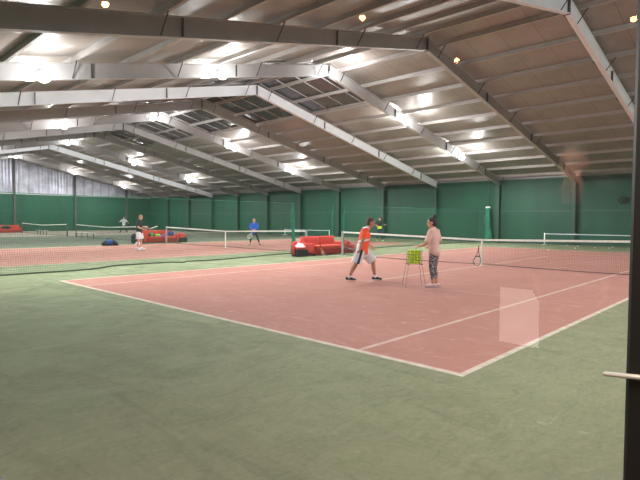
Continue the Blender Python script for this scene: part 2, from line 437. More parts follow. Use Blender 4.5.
# ------------------------------------------------------------------ lamps
lampP = None
def lights():
    global lampP
    spec = []
    for fx, en in ((-12.9, 1.), (-27.9, 1.), (-42.9, .8), (-57.9, .8), (2.1, .46)):
        for dy, wd in ((-11.8, 'near the front eave'), (-5.9, 'on the near slope'), (0, 'under the ridge'), (5.9, 'half way down the back slope'), (11.8, 'low on the back slope')):
            spec.append((fx, 12+dy, en, wd))
    order = {-12.9: 'second lit frame from the viewer', -27.9: 'third lit frame from the viewer', -42.9: 'fourth lit frame from the viewer', -57.9: 'last frame by the corrugated gable', 2.1: 'frame nearest the viewer'}
    for fx, y, en, wd in spec:
        sx = -1 if fx == -42.9 else 1
        x = fx+sx*.3; z = zb(y)+.06
        if fx == 2.1 and dy < 0: en *= .45
        lab = 'glowing floodlight %s, %s' % (wd, order[fx])
        if lampP is None:
            root = thing('floodlight', lab, 'floodlight', group='floodlights on the roof frames')
            bm = new_bm(); loft(bm, [((0, 0, .13), .08, .08), ((0, 0, .09), .12, .12), ((0, 0, .05), .15, .15)], 16, None, False); finish('housing', bm, 'lampb', root, True)
            bm = new_bm(); ellipsoid(bm, (0, 0, -.02), (.18, .18, .16)); finish('lens', bm, 'lamp', root, True)
            bm = new_bm(); tube(bm, [(0, 0, .12), (-.05, 0, .16), (-.285, 0, .16)], .015, 6); finish('bracket', bm, 'lampb', root)
            root.location = (x, y, z); root.rotation_euler = (0, 0, 0 if sx > 0 else PI); lampP = root
        else:
            o = dup(lampP); o.location = (x, y, z); o['label'] = lab; o.rotation_euler = (0, 0, 0 if sx > 0 else PI)
        L = bpy.data.lights.new('lamp_beam', 'SPOT'); L.energy = 1700*en; L.color = (.97, .985, 1.); L.shadow_soft_size = .12; L.spot_size = math.radians(172); L.spot_blend = .35
        lo = bpy.data.objects.new('lamp_beam', L); COL.objects.link(lo); lo.location = (x+sx*.05, y, z-.28)
        for dx, e in ((.85, 180), (-.95, 230)):  # unseen point lights added off the fittings to brighten deck and frames
            L = bpy.data.lights.new('fill_glow', 'POINT'); L.energy = e*en; L.color = (.97, .985, 1.); L.shadow_soft_size = .12
            lo = bpy.data.objects.new('fill_glow', L); COL.objects.link(lo); lo.location = (x+dx, y, z-.16)
lights()

# ------------------------------------------------------------------ nets
def tennis_net(label, xc, half, y=11.885, xs=None, post='post', strap=True):
    root = thing('tennis_net', label, 'tennis net', (xc, y, 0))
    xs = 0 if xs is None else xs-xc
    def top(x):
        t = (x-xs)/(half-xs) if x > xs else (xs-x)/(half+xs)
        return .914+(1.05-.914)*t
    bm = new_bm(); x = -half+.05
    while x < half:
        ribbon(bm, (x, 0, .05), (x, 0, top(x)), .0045, (0, 1, 0)); x += .048
    for k in range(20):
        f = k/20
        for a, b in ((-half, xs), (xs, half)):
            ribbon(bm, (a, 0, .05+f*(top(a)-.05)), (b, 0, .05+f*(top(b)-.05)), .0045, (0, 1, 0))
    finish('net_mesh', bm, 'cord', root)
    bm = new_bm()
    for a, b in ((-half, xs), (xs, half)):
        v = [bm.verts.new(q) for q in ((a, -.008, top(a)-.055), (b, -.008, top(b)-.055), (b, -.008, top(b)+.01), (a, -.008, top(a)+.01), (a, .008, top(a)-.055), (b, .008, top(b)-.055), (b, .008, top(b)+.01), (a, .008, top(a)+.01))]
        for q in ((0, 1, 2, 3), (7, 6, 5, 4), (3, 2, 6, 7), (0, 4, 5, 1)): bm.faces.new([v[i] for i in q])
    finish('headband', bm, 'white', root)
    bm = new_bm(); pts = [(-half+2*half*i/24, 0, .055-.03*math.sin(PI*abs(-half+2*half*i/24-xs)/half)+.005*random.random()) for i in range(25)]
    tube(bm, pts, .011, 6); finish('bottom_rope', bm, 'rope', root)
    if strap:
        bm = new_bm(); box(bm, (xs-.03, -.014, 0.01), (xs+.03, .014, .925)); box(bm, (xs-.06, -.05, 0), (xs+.06, .05, .02)); finish('centre_strap', bm, 'white', root)
    for s in (-1, 1):
        bm = new_bm(); box(bm, (s*half-.045, -.045, 0), (s*half+.045, .045, 1.08), .008, 1); box(bm, (s*half-.09, -.09, 0), (s*half+.09, .09, .012)); p = finish('net_post', bm, post, root)
        bm = new_bm(); box(bm, (s*half-.05, -.05, 1.08), (s*half+.05, .05, 1.1), .006, 1); finish('post_cap', bm, 'steel_dark', p)
    return root
tennis_net('tennis net across the nearest court behind the man in orange', -5.485, 6.4)
tennis_net('tennis net of the neighbouring court in front of the player in blue', -20.45, 6.31, post='post', xs=-20.45)
tennis_net('tennis net behind the blue racket bag, between red sofas', -35.3, 6.15, post='steel_dark', strap=False)
tennis_net('farthest sagging tennis net beside the far red sofa', -49.5, 6.1, post='steel_dark', strap=False)
def low_net(label, x0, x1, y, h):
    root = thing('practice_net', label, 'practice net', (x0, y, 0)); w = x1-x0
    bm = new_bm(); x = .05
    while x < w: ribbon(bm, (x, 0, .05), (x, 0, h), .005, (0, 1, 0)); x += .07
    for k in range(1, 10): ribbon(bm, (0, 0, h*k/10), (w, 0, h*k/10), .005, (0, 1, 0))
    finish('net_mesh', bm, 'dcord', root)
    bm = new_bm(); box(bm, (0, -.01, h-.05), (w, .01, h)); finish('headband', bm, 'greyc', root)
    for xx in (0, w):
        bm = new_bm(); tube(bm, [(xx, 0, 0), (xx, 0, h+.03)], .035, 8); box(bm, (xx-.05, -.3, 0), (xx+.05, .3, .04)); finish('post', bm, 'white', root)
low_net('low practice net by the green wall right of the hanging green net bundle', -9.4, -3.2, 29.0, .74)
low_net('low practice net by the back wall above the big red sofa', -34.2, -28.3, 29.0, .58)

def divider(label, X, y0, y1, h=2.3, cell=.06, slack=None):
    root = thing('divider_net', label, 'netting', (X, y0, 0)); L = y1-y0
    def off(y):
        o = .06*math.sin(y*1.1)+.03*math.sin(y*2.7+1); yy = y+y0
        if slack:
            for (ya, a), (yb, b) in zip(slack, slack[1:]):
                if ya <= yy <= yb: t = (yy-ya)/(yb-ya); t = t*t*(3-2*t); o += a+(b-a)*t-X
        return o
    bm = new_bm(); y = .03
    while y < L:
        ribbon(bm, (off(y), y, .03), (off(y)*.3, y, h), .0042, (1, 0, 0)); y += cell
    n = int(L/.3)
    for k in range(1, int(h/cell)):
        z = .03+(h-.03)*k/int(h/cell); f = 1-.7*k/int(h/cell)
        pr = [V((off(L*i/n)*f, L*i/n, z)) for i in range(n+1)]
        for a, b in zip(pr, pr[1:]): ribbon(bm, a, b, .0042, (1, 0, 0))
    finish('net_mesh', bm, 'dcord', root)
    bm = new_bm(); tube(bm, [(off(L*i/n), L*i/n, .035) for i in range(n+1)], .022, 6); finish('bottom_rope', bm, 'drope', root)
    bm = new_bm(); tube(bm, [(off(L*i/n)*.3, L*i/n, h-.02*math.sin(PI*((i*.3) % 5)/5)) for i in range(n+1)], .01, 5); finish('top_cable', bm, 'dcord', root)
    return root
divider('long green divider netting on a cable between the two red courts', -14.0, YN+.1, 10.9, slack=[(-7, -13.2), (-.8, -13.05), (.7, -13.05), (1.6, -13.2), (2.8, -13.75), (4.9, -13.6), (6.5, -13.5), (8.3, -13.8), (10.6, -14.1), (12, -14.1)])
divider('green divider netting from behind the big sofa to the back wall', -14.35, 15.3, 29.7)
def bundle(label, x, y, h, r, cat='netting', lean=0.):
    root = thing('gathered_net', label, cat, (x, y, 0))
    bm = new_bm(); secs = []
    for i in range(13):
        t = i/12; rr = r*(1.25-.65*t+.12*math.sin(t*11)); secs.append(((lean*(1-t)+.03*math.sin(t*7), .02*math.sin(t*5), .03+t*(h-.03)), rr, rr*.8))
    loft(bm, secs, 14, (1, 0, 0), True)
    for v in bm.verts:
        a = math.atan2(v.co.y, v.co.x); v.co.x *= 1+.18*math.sin(a*5+v.co.z*1.5); v.co.y *= 1+.18*math.sin(a*5+v.co.z*1.5)
    finish('net_folds', bm, 'bundle', root, True)
    return root
MT['bundle'] = mat('gathered_netting', (26, 100, 74), .9, 0, .3, 8)
bundle('gathered green netting hanging at the left end of the big sofa', -14.1, 11.0, 2.3, .09)
bundle('slack gathered green netting left of the two beside the net post', -14.5, 14.2, 2.3, .05, lean=-.2)
bundle('slack gathered green netting right of the two beside the net post', -14.4, 15.0, 2.3, .05, lean=-.25)
b = bundle('bundle of green netting hanging on a cord before the back wall', -13.45, 29.4, 2.45, .2)
bm = new_bm(); tube(bm, [(0, 0, 2.4), (0, 0, 4.6)], .02, 5); finish('cord', bm, 'dcord', b)
bm = new_bm(); box(bm, (-.16, -.07, 2.42), (.16, .07, 2.54), .02, 1); finish('clip', bm, 'white', b)

# ------------------------------------------------------------------ furniture
def sofa(name, label, loc, rz, L=2.2, D=.86):
    r = thing(name, label, 'sofa', loc, rz)          # front towards +X, length along Y
    h = L/2
    bm = new_bm(); box(bm, (-D/2, -h, .06), (D/2-.02, h, .3), .03); finish('base', bm, 'redd', r, False)
    for s in (-1, 1):
        bm = new_bm(); y0, y1 = (-h+.14, -.005) if s < 0 else (.005, h-.14)
        box(bm, (-D/2+.18, y0, .28), (D/2, y1, .44), .04, 3); finish('seat_cushion', bm, 'red', r, True)
        bm = new_bm(); box(bm, (-D/2-.02, y0-(.1 if s < 0 else 0), .3), (-D/2+.24, y1+(.1 if s > 0 else 0), .84), .05, 3, Matrix.Rotation(-.08, 4, 'Y')); finish('backrest', bm, 'red', r, True)
        bm = new_bm(); box(bm, (-D/2+.02, s*h-.08, .1), (D/2-.02, s*h+.08, .55), .05, 3); finish('armrest', bm, 'red', r, True)
        for sx in (-1, 1):
            bm = new_bm(); tube(bm, [(sx*(D/2-.1), s*(h-.1), 0), (sx*(D/2-.1), s*(h-.1), .08)], .025, 8); finish('leg', bm, 'blackp', r)
    return r
def tub_chair(label, loc, rz, shell='red', front='blackp'):
    r = thing('tub_armchair', label, 'armchair', loc, rz)   # open front towards +X
    r.scale = (.86,)*3; R = .36
    bm = new_bm(); n = 22
    prof = [(R-.1, .1), (R-.1, .66), (R-.08, .72), (R-.04, .74), (R, .72), (R+.02, .64), (R, .1)]
    cols = []
    for i in range(n+1):
        a = PI*(.5+.0)-.35+(PI+.7)*i/n; t = abs(i/n-.5)*2; dz = -.2*t**2
        cols.append([bm.verts.new((q*math.cos(a), q*math.sin(a), z+(dz if z > .3 else 0))) for q, z in prof])
    for c0_, c1_ in zip(cols, cols[1:]):
        for k in range(len(prof)): bm.faces.new((c0_[k], c0_[(k+1) % 7], c1_[(k+1) % 7], c1_[k]))
    bm.faces.new(cols[0]); bm.faces.new(cols[-1][::-1])
    finish('shell', bm, shell, r, True)
    bm = new_bm(); box(bm, (-.26, -.25, .36), (.33, .25, .46), .04, 3); finish('seat_cushion', bm, shell, r, True)
    bm = new_bm(); box(bm, (-.25, -.3, .03), (.36, .3, .36), .02, 2); finish('base', bm, front, r)
    for sx in (-1, 1):
        for s in (-1, 1):
            bm = new_bm(); tube(bm, [(sx*.22, s*.24, 0), (sx*.22, s*.24, .05)], .02, 8); finish('leg', bm, 'blackp', r)
    return r
sofa('sofa', 'red two-seat sofa left of the net post of the near court', (-12.95, 11.82, 0), 0., 2.1)
tub_chair('red tub armchair with black front and a pale towel, left of the big sofa', (-12.85, 10.18, 0), -.25)
tub_chair('red tub armchair just right of the net post of the near court', (-13.0, 13.55, 0), .5, 'redd', 'redd')
sofa('sofa', 'red sofa heaped with bags behind the player in black', (-27.45, 11.75, 0), 0., 2.2)
tub_chair('dark tub armchair behind the legs of the player in black', (-27.4, 10.2, 0), -.2, 'black', 'blackp')
tub_chair('red tub armchair with black front right of the bag-covered sofa', (-27.3, 13.3, 0), 0.)
sofa('sofa', 'red sofa by the green end wall at the far left edge', (-56.2, 10.6, 0), 0., 2.6)

def bag(name, label, cat, loc, rz, size, m, m2=None, straps=True):
    r = thing(name, label, cat, loc, rz); sx, sy_, sz = size
    bm = new_bm(); secs = []
    for i in range(9):
        t = i/8; k = .55+.45*math.sin(PI*t)**.6
        secs.append(((-sx/2+sx*t, 0, sz*.5*k+.0), sy_/2*k, sz/2*k))
    loft(bm, secs, 14, (0, 1, 0), True); finish('bag_body', bm, m, r, True)
    if m2:
        bm = new_bm(); secs = [((-sx*.22+sx*.44*t/4, 0, sz*.5), sy_*.515, sz*.513) for t in range(5)]
        loft(bm, secs, 14, (0, 1, 0), False); finish('side_panel', bm, m2, r, True)
    if straps:
        bm = new_bm(); tube(bm, [(-sx*.3, 0, sz*.9), (-sx*.15, .02, sz*1.12), (sx*.15, .02, sz*1.12), (sx*.3, 0, sz*.9)], .015, 6); finish('strap', bm, 'blackp', r)
    return r
def cloth(name, label, cat, loc, rz, size, m):
    bm = new_bm(); sx, sy_, sz = size; n = 14; g = []
    for i in range(n+1):
        row = []
        for j in range(n+1):
            a, b_ = i/n*2-1, j/n*2-1; e = max(0, 1-(a*a+b_*b_)**.9)
            h = sz*(e**.6 if e > 0 else 0)*(.75+.5*noise.noise(V((a*2.3+loc[0], b_*2.3+loc[1], 0))))
            row.append(bm.verts.new((a*sx/2, b_*sy_/2, max(.004, h))))
        g.append(row)
    for i in range(n):
        for j in range(n): bm.faces.new((g[i][j], g[i+1][j], g[i+1][j+1], g[i][j+1]))
    o = finish(name, bm, m, None, True); o.location = loc; o.rotation_euler = (0, 0, rz)
    return tag(o, label, cat)
cloth('towel', 'pale pink crumpled towel on the seat of the armchair left of the big sofa', 'towel', (-12.82, 10.18, .40), .4, (.42, .4, .22), 'pinkb')
bag('racket_bag', 'blue and black racket bag lying on the floor of the neighbouring court edge', 'bag', (-26.1, 7.95, 0), 1.0, (.74, .36, .36), 'black', 'blueb')
bag('sports_bag', 'black sports bag at the left end of the bag-covered red sofa', 'bag', (-27.15, 11.05, .44), 1.5, (.36, .26, .22), 'black', 'greenb', False)
bag('sports_bag', 'bright green bag beside the black bag on the red sofa', 'bag', (-27.15, 11.5, .44), 1.4, (.26, .24, .16), 'limeb', None, False)
cloth('jacket', 'purple jacket crumpled on the middle of the bag-covered sofa', 'jacket', (-27.2, 11.92, .44), .2, (.4, .36, .14), 'purp')
bag('backpack', 'blue and purple backpack standing behind the net post on the red sofa', 'backpack', (-27.12, 12.4, .44), 1.4, (.28, .22, .34), 'blueb', 'purp', True)
cloth('towel', 'white towel hanging low beside the dark armchair of the neighbouring court', 'towel', (-26.75, 9.95, 0.0), .2, (.36, .34, .22), 'wcloth')
bag('sports_bag', 'small black bag on the far left red sofa', 'bag', (-55.95, 10.5, .44), 1.5, (.7, .35, .36), 'black', None, False)
def bench(label, x, y, L=2.2):
    r = thing('bench', label, 'bench', (x, y, 0), 0.)
    bm = new_bm(); box(bm, (-L/2, -.12, .42), (L/2, .12, .45), .005, 1); finish('seat', bm, 'steel', r)
    for t in (-1, -.33, .33, 1):
        bm = new_bm(); box(bm, (t*(L/2-.1)-.012, -.02, 0), (t*(L/2-.1)+.012, .02, .42)); finish('leg', bm, 'blackp', r)
bench('low dark bench in front of the farthest sagging net', -47.6, 11.2, 2.6)
bench('long low dark bench before the net left of the blue racket bag', -38.2, 11.3, 3.6)

# ------------------------------------------------------------------ rackets and balls
def racket(label, origin, axis, normal, frame='graphite', parent=None):
    """origin = butt of the grip, axis = towards the head"""
    r = thing('tennis_racket', label, 'tennis racket')
    bm = new_bm(); a, b = .13, .168; cz = .685-b; n = 28
    pts = [V((a*math.cos(2*PI*k/n), 0, cz+b*math.sin(2*PI*k/n))) for k in range(n+1)]
    tube(bm, pts, .012, 6)
    for s in (-1, 1): tube(bm, [(s*.012, 0, .2), (s*.05, 0, .29), (s*.1, 0, cz-b*.62)], .011, 6)
    tube(bm, [(-.085, 0, cz-b*.76), (0, 0, cz-b*.9), (.085, 0, cz-b*.76)], .009, 6)
    finish('racket_frame', bm, frame, r, True)
    bm = new_bm()
    for k in range(-6, 7):
        x = a*k/7; h = b*math.sqrt(1-(k/7)**2); ribbon(bm, (x, 0, cz-h), (x, 0, cz+h), .003, (0, 1, 0))
    for k in range(-8, 9):
        z = b*k/9; h = a*math.sqrt(1-(k/9)**2); ribbon(bm, (-h, 0, cz+z), (h, 0, cz+z), .003, (0, 1, 0))
    finish('strings', bm, 'rstring', r)
    bm = new_bm(); tube(bm, [(0, 0, 0), (0, 0, .015), (0, 0, .21)], [.019, .016, .014], 8); finish('grip', bm, 'grip', r, True)
    z = V(axis).normalized(); y = V(normal)-z*V(normal).dot(z); y.normalize(); x = y.cross(z)
    M = Matrix((x, y, z)).transposed().to_4x4(); M.translation = V(origin); r.matrix_world = M
    return r
CR = V((cy, sy, 0)); CF = V((-sy, cy, 0))      # image right / away from the viewer, on the ground
racket('racket leaning upright against the centre strap of the near net', V((-5.56, 11.80, .68)), V((-.03, -.12, -1)), V((0, 1, 0)), 'graphite')
racket('orange and white racket leaning on the front of the big red sofa', V((-12.42, 10.98, .56)), V((.16, .18, -.68)), V((1, .2, .2)), 'racketo')

bs = new_bm(); bmesh.ops.create_icosphere(bs, subdivisions=2, radius=.0335)
for f in bs.faces: f.smooth = True
bme = bpy.data.meshes.new('tennis_ball'); bs.to_mesh(bme); bs.free(); bme.materials.append(MT['ball'])
bme2 = bme.copy(); bme2.materials.clear(); bme2.materials.append(MT['balloff'])
def ball(loc, label, group=None, me=bme):
    o = bpy.data.objects.new('tennis_ball', me); COL.objects.link(o); o.location = loc
    o.rotation_euler = (random.random()*3, random.random()*3, 0); return tag(o, label, 'tennis ball', group)
# ball hopper
HX, HY = -4.10, 5.46
root = thing('ball_basket', 'wire ball hopper on splayed legs beside the woman in pink', 'ball basket', (HX, HY, 0), YAW)
W = .158; z0, z1 = .54, .86
bm = new_bm()
for z in (z0, z0+.11, z0+.22, z1):
    tube(bm, [(-W, -W, z), (W, -W, z), (W, W, z), (-W, W, z), (-W, -W, z)], .0022, 5)
for i in range(5):
    t = -W+2*W*i/4
    for p in ((t, -W), (t, W), (-W, t), (W, t)): tube(bm, [(p[0], p[1], z0), (p[0], p[1], z1)], .0016, 4)
    tube(bm, [(t, -W, z0), (t, W, z0)], .003, 4)
finish('wire_basket', bm, 'wire', root)
for sx in (-1, 1):
    for s in (-1, 1):
        bm = new_bm(); tube(bm, [(sx*.235, s*.235, 0), (sx*W, s*W, z0), (sx*W, s*W, z1)], .0045, 6); finish('leg', bm, 'wire', root)
for s in (-1, 1):
    bm = new_bm(); box(bm, (s*W-.012, -W, z0-.012), (s*W+.012, W, z0+.012), .004, 1); finish('bottom_bar', bm, 'blackp', root)
d = .0672
for k in range(5):
    for i in range(4):
        for j in range(4):
            if k < 4 and 0 < i < 3 and 0 < j < 3: continue
            if k == 4 and random.random() < .25: continue
            px = (-1.5+i)*d*1.12+random.uniform(-.005, .005); py = (-1.5+j)*d*1.12+random.uniform(-.005, .005)
            q = Matrix.Rotation(YAW, 3, 'Z') @ V((px, py, 0))
            ball((HX+q.x, HY+q.y, z0+.04+k*d*.98), 'yellow tennis ball in the wire hopper', 'tennis balls in the hopper')
ball((-11.3, 12.25, .0335), 'yellow tennis ball on the court left of the man in orange, by the net post')
for x, y in ((-7.2, 28.4), (-6., 27.4), (-5.4, 28.7), (-4.6, 29.5), (-6.55, 25.7), (-6.9, 22.5), (-5.2, 27.2), (-8., 28.9)):
    ball((x, y, .0335), 'pale tennis ball on the floor at the far end of the near court', 'loose balls at the far end of the near court', bme2)

# wall fan ring on the far wall
root = thing('wall_fan', 'dark round fan on the green back wall, upper right', 'fan', (-5.16, YF-.02, 2.82))
bm = new_bm(); tube(bm, [(.24*math.cos(2*PI*k/20), -.05, .2*math.sin(2*PI*k/20)) for k in range(21)], .035, 6); finish('ring', bm, 'blackp', root, True)
bm = new_bm()
for k in range(5):
    a = 2*PI*k/5; tube(bm, [(0, -.05, 0), (.2*math.cos(a), -.05, .17*math.sin(a))], [.03, .05], 6)
finish('fan_blades', bm, 'rail', root, True)
bm = new_bm(); tube(bm, [(0, -.09, 0), (0, .02, 0)], .05, 10); finish('hub', bm, 'blackp', root, True)

# ------------------------------------------------------------------ people
def person(label, loc, heading, J, cl, vox=.0065, skin='skin', face=True):
    """joints in local metres: x forward, y to the person's left, z up; cl = clothing recipe"""
    J = {k: V(v) for k, v in J.items()}
    look = J.get('look', V((1, 0, 0))).normalized()
    side_c = (J['sh_l']-J['sh_r']).normalized(); side_p = (J['hip_l']-J['hip_r']).normalized()
    pel, che, nk, hd = J['pelvis'], J['chest'], J['neck'], J['head']
    g = cl.get('girth', 1.)
    wst = pel.lerp(che, .45); shl = (J['sh_l']+J['sh_r'])/2
    sd = lambda i: (side_p*(1-min(1, i/4))+side_c*min(1, i/4))
    def torso(bm, e, hem=None, top=True, lo=0):
        secs = [(pel+V((0, 0, -.09)), .15*g+e, .105*g+e), (pel, .165*g+e, .118*g+e), (wst, .14*g+e, .105*g+e), (che, .168*g+e, .118*g+e), (che.lerp(shl, .6), .165*g+e, .105*g+e), (shl+V((0, 0, .03)), .12+e, .075+e*.7), (nk, .062+e*.4, .06+e*.4)]
        if hem is not None: secs[0] = (pel+V((0, 0, hem)), .165*g+e*1.25, .125*g+e*1.25)
        if not top: secs = secs[:4]
        loft(bm, secs[lo:], 20, sd, True)
    z = (hd-nk).normalized(); z = (z*.4+V((0, 0, 1))*.6).normalized()
    if 'headup' in J: z = J['headup'].normalized()
    x = (look-z*look.dot(z)).normalized(); y = z.cross(x); HM = Matrix((x, y, z)).transposed()*cl.get('hs', 1.05)
    HP = lambda a, b, c: hd+HM @ V((a, b, c))
    bm = new_bm(); torso(bm, 0)
    loft(bm, [(nk-V((0, 0, .03)), .06, .06), (nk.lerp(hd, .55), .052, .055), (hd, .05, .055)], 12, None, True)
    ellipsoid(bm, HP(-.005, 0, .025), (.097, .077, .095), HM)           # skull
    ellipsoid(bm, HP(.028, 0, -.045), (.062, .056, .072), HM)           # jaw and face
    ellipsoid(bm, HP(.058, 0, -.1), (.026, .028, .02), HM)              # chin
    loft(bm, [(HP(.085, 0, .015), .008, .008), (HP(.102, 0, -.02), .013, .013)], 8)   # nose
    ellipsoid(bm, HP(.088, 0, -.062), (.012, .026, .012), HM)
    for s in (-1, 1):
        ellipsoid(bm, HP(-.005, s*.079, -.01), (.02, .009, .032), HM)   # ears
        ellipsoid(bm, HP(.082, s*.032, .03), (.012, .026, .008), HM)    # brow
    for k in ('l', 'r'):
        sg = 1 if k == 'l' else -1
        sh, el, wr = J['sh_'+k], J['el_'+k], J['wr_'+k]
        tube(bm, [shl.lerp(sh, .4), sh, sh.lerp(el, .4), el, el.lerp(wr, .3), wr], [.06, .058*g, .05*g, .04*g, .041*g, .027], 12, 0, True)
        dr = (J.get('hd_'+k) or (wr-el)).normalized()
        n = J.get('palm_'+k) or V((0, -sg, 0)); n = n-dr*n.dot(dr); n.normalize(); la = dr.cross(n)*(-sg)
        loft(bm, [(wr, .026, .02), (wr+dr*.04, .036, .017), (wr+dr*.085, .04, .015)], 12, la, True)
        curl = cl.get('curl_'+k, .5)
        for f in range(4):
            base = wr+dr*(.088-.006*abs(f-1.3))+la*(.03-.02*f); ln = (.072, .08, .074, .058)[f]; a = .15*curl; pts = [base]
            dd = dr.copy(); 
            for q in range(3):
                a = (.55, .8, .55)[q]*curl
                dd = (dd*math.cos(a)+n*math.sin(a)); dd.normalize(); nn = (n-dd*n.dot(dd))
                pts.append(pts[-1]+dd*ln*(.45, .32, .23)[q])
            tube(bm, pts, [.0095, .009, .0085, .0075], 7, 0, True)
        tb = wr+dr*.03+la*.03
        tube(bm, [tb, tb+la*.028+dr*.025+n*.012, tb+la*.036+dr*.06+n*.022*(1+curl)], [.013, .011, .009], 7, 0, True)
        hp, kn, an = J['hip_'+k], J['knee_'+k], J['ank_'+k]
        bd = V((-1, 0, 0))
        tube(bm, [hp, hp.lerp(kn, .35), kn, kn.lerp(an, .3)+bd*.015, an], [.088*g, .08*g, .055*g, .054*g, .036], 14, 0, True)
        td = J['toe_'+k]-an; td.z = 0; td.normalize(); J['td_'+k] = td
        fl = J.get('sole_'+k) or V((0, 0, an.z-.075)); fl = V((an.x, an.y, fl.z))
        J['fl_'+k] = fl
        loft(bm, [(fl+td*-.045+V((0, 0, .04)), .03, .035), (fl+td*.05+V((0, 0, .045)), .036, .04), (fl+td*.16+V((0, 0, .025)), .042, .02)], 10, td.cross(V((0, 0, 1))), True)
    root = mesh_obj('person', remesh(bm, vox, 3), [skin])
    root.location = loc; root.rotation_euler = (0, 0, heading)
    tag(root, label, 'person')
    # clothing
    if 'top' in cl:
        t = cl['top']; bm = new_bm(); torso(bm, .018, t.get('hem', -.05))
        for k in ('l', 'r'):
            sh, el, wr = J['sh_'+k], J['el_'+k], J['wr_'+k]; f = t.get('sleeve', .6)
            e = .014
            if f <= 0: continue
            if f <= 1: tube(bm, [shl.lerp(sh, .35), sh, sh.lerp(el, f*.5), sh.lerp(el, f)], [.066+e, .06*g+e, .055*g+e, .05*g+e+.008], 12)
            else: tube(bm, [shl.lerp(sh, .35), sh, sh.lerp(el, .5), el, el.lerp(wr, .4), el.lerp(wr, f-1)], [.066+e, .06*g+e, .052*g+e, .043*g+e, .042*g+e, .032*g+e], 12)
        mesh_obj(t.get('name', 'shirt'), remesh(bm, vox*1.25, 3), t['mats'], root, t.get('pick'))
    if 'bottom' in cl:
        t = cl['bottom']; bm = new_bm(); e = t.get('ease', .016)
        secs = [(pel+V((0, 0, -.1)), .155*g+e, .11*g+e), (pel, .167*g+e*.8, .12*g+e*.8), (pel+V((0, 0, .08)), .152*g+e*.5, .113*g+e*.5)]
        loft(bm, secs, 20, side_p, True)
        for k in ('l', 'r'):
            hp, kn, an = J['hip_'+k], J['knee_'+k], J['ank_'+k]; f = t.get('len', .7); fl = t.get('flare', .02)
            if f <= 1: tube(bm, [hp, hp.lerp(kn, f*.5), hp.lerp(kn, f)], [.094*g+e, .086*g+e+fl*.5, .078*g+e+fl], 14)
            else: tube(bm, [hp, hp.lerp(kn, .35), kn, kn.lerp(an, .3)+V((-.015, 0, 0)), kn.lerp(an, f-1)], [.092*g+e, .083*g+e, .058*g+e, .056*g+e, .04*g+e], 14)
        mesh_obj(t.get('name', 'shorts'), remesh(bm, vox*1.25, 3), t['mats'], root, t.get('pick'))
    if 'bib' in cl:
        bm = new_bm(); loft(bm, [(pel+V((0, 0, -.08)), .19*g, .145*g), (pel+V((0, 0, .06)), .175*g, .135*g), (wst+V((0, 0, .02)), .17*g, .14*g)], 20, side_p, False)
        mesh_obj('waist_cloth', remesh(bm, vox*1.3, 3), [cl['bib']], root)
    if 'shoes' in cl:
        for k in ('l', 'r'):
            bm = new_bm(); fl, td = J['fl_'+k], J['td_'+k]; sdv = td.cross(V((0, 0, 1)))
            loft(bm, [(fl+td*-.06+V((0, 0, .05)), .036, .045), (fl+td*.0+V((0, 0, .055)), .042, .05), (fl+td*.08+V((0, 0, .045)), .046, .04), (fl+td*.17+V((0, 0, .032)), .048, .027)], 12, sdv, True)
            sh = mesh_obj('shoe', remesh(bm, vox, 2), [cl['shoes']], root)
            bm = new_bm(); loft(bm, [(fl+td*-.085+V((0, 0, .012)), .03, .012), (fl+td*.03+V((0, 0, .012)), .046, .012), (fl+td*.15+V((0, 0, .012)), .05, .012), (fl+td*.2+V((0, 0, .014)), .03, .01)], 10, sdv, False)
            mesh_obj('sole', remesh(bm, vox, 1), [cl.get('sole', 'wcloth')], sh)
            if cl.get('socks'):
                an, kn = J['ank_'+k], J['knee_'+k]; bm = new_bm(); tube(bm, [an+V((0, 0, -.02)), an, an.lerp(kn, .16)], [.043, .042, .046], 12); finish('sock', bm, cl['socks'], root, True)
    h = cl.get('hair')
    if h:
        bm = new_bm()
        if h == 'short' or h == 'bun':
            ellipsoid(bm, HP(-.02, 0, .045), (.1, .084, .092), HM); ellipsoid(bm, HP(-.045, 0, -.01), (.072, .08, .085), HM)
        if h == 'long':
            ellipsoid(bm, HP(-.02, 0, .045), (.104, .09, .096), HM); ellipsoid(bm, HP(-.05, 0, -.03), (.075, .1, .12), HM)
        if h == 'bun': ellipsoid(bm, HP(-.075, 0, .135), (.05, .05, .046), HM)
        if h == 'cropped':
            ellipsoid(bm, HP(-.022, 0, .035), (.088, .081, .086), HM); ellipsoid(bm, HP(-.045, 0, -.015), (.064, .077, .07), HM)
        mesh_obj('hair', remesh(bm, vox, 2), [cl.get('hairm', 'hair_dark')], root)
    if face:
        for s in (-1, 1):
            bm = new_bm(); ellipsoid(bm, HP(.083, s*.031, .008), (.011, .013, .009), HM, 0, 10, 8); finish('eye', bm, 'eye', root, True)
        bm = new_bm(); ellipsoid(bm, HP(.097, 0, -.062), (.008, .024, .007), HM, 0, 10, 8); finish('mouth', bm, 'lips', root, True)
    if cl.get('glasses'):
        bm = new_bm()
        for s in (-1, 1):
            tube(bm, [HP(.102, s*.034+.027*math.cos(2*PI*k/14), .006+.02*math.sin(2*PI*k/14)) for k in range(15)], .004, 5)
            tube(bm, [HP(.1, s*.06, .012), HP(0, s*.086, .012)], .003, 5)
        tube(bm, [HP(.105, -.01, .01), HP(.105, .01, .01)], .003, 5)
        finish('glasses', bm, 'blackp', root, True)
    return root

HR = math.atan2(CR.y, CR.x)                    # facing image right
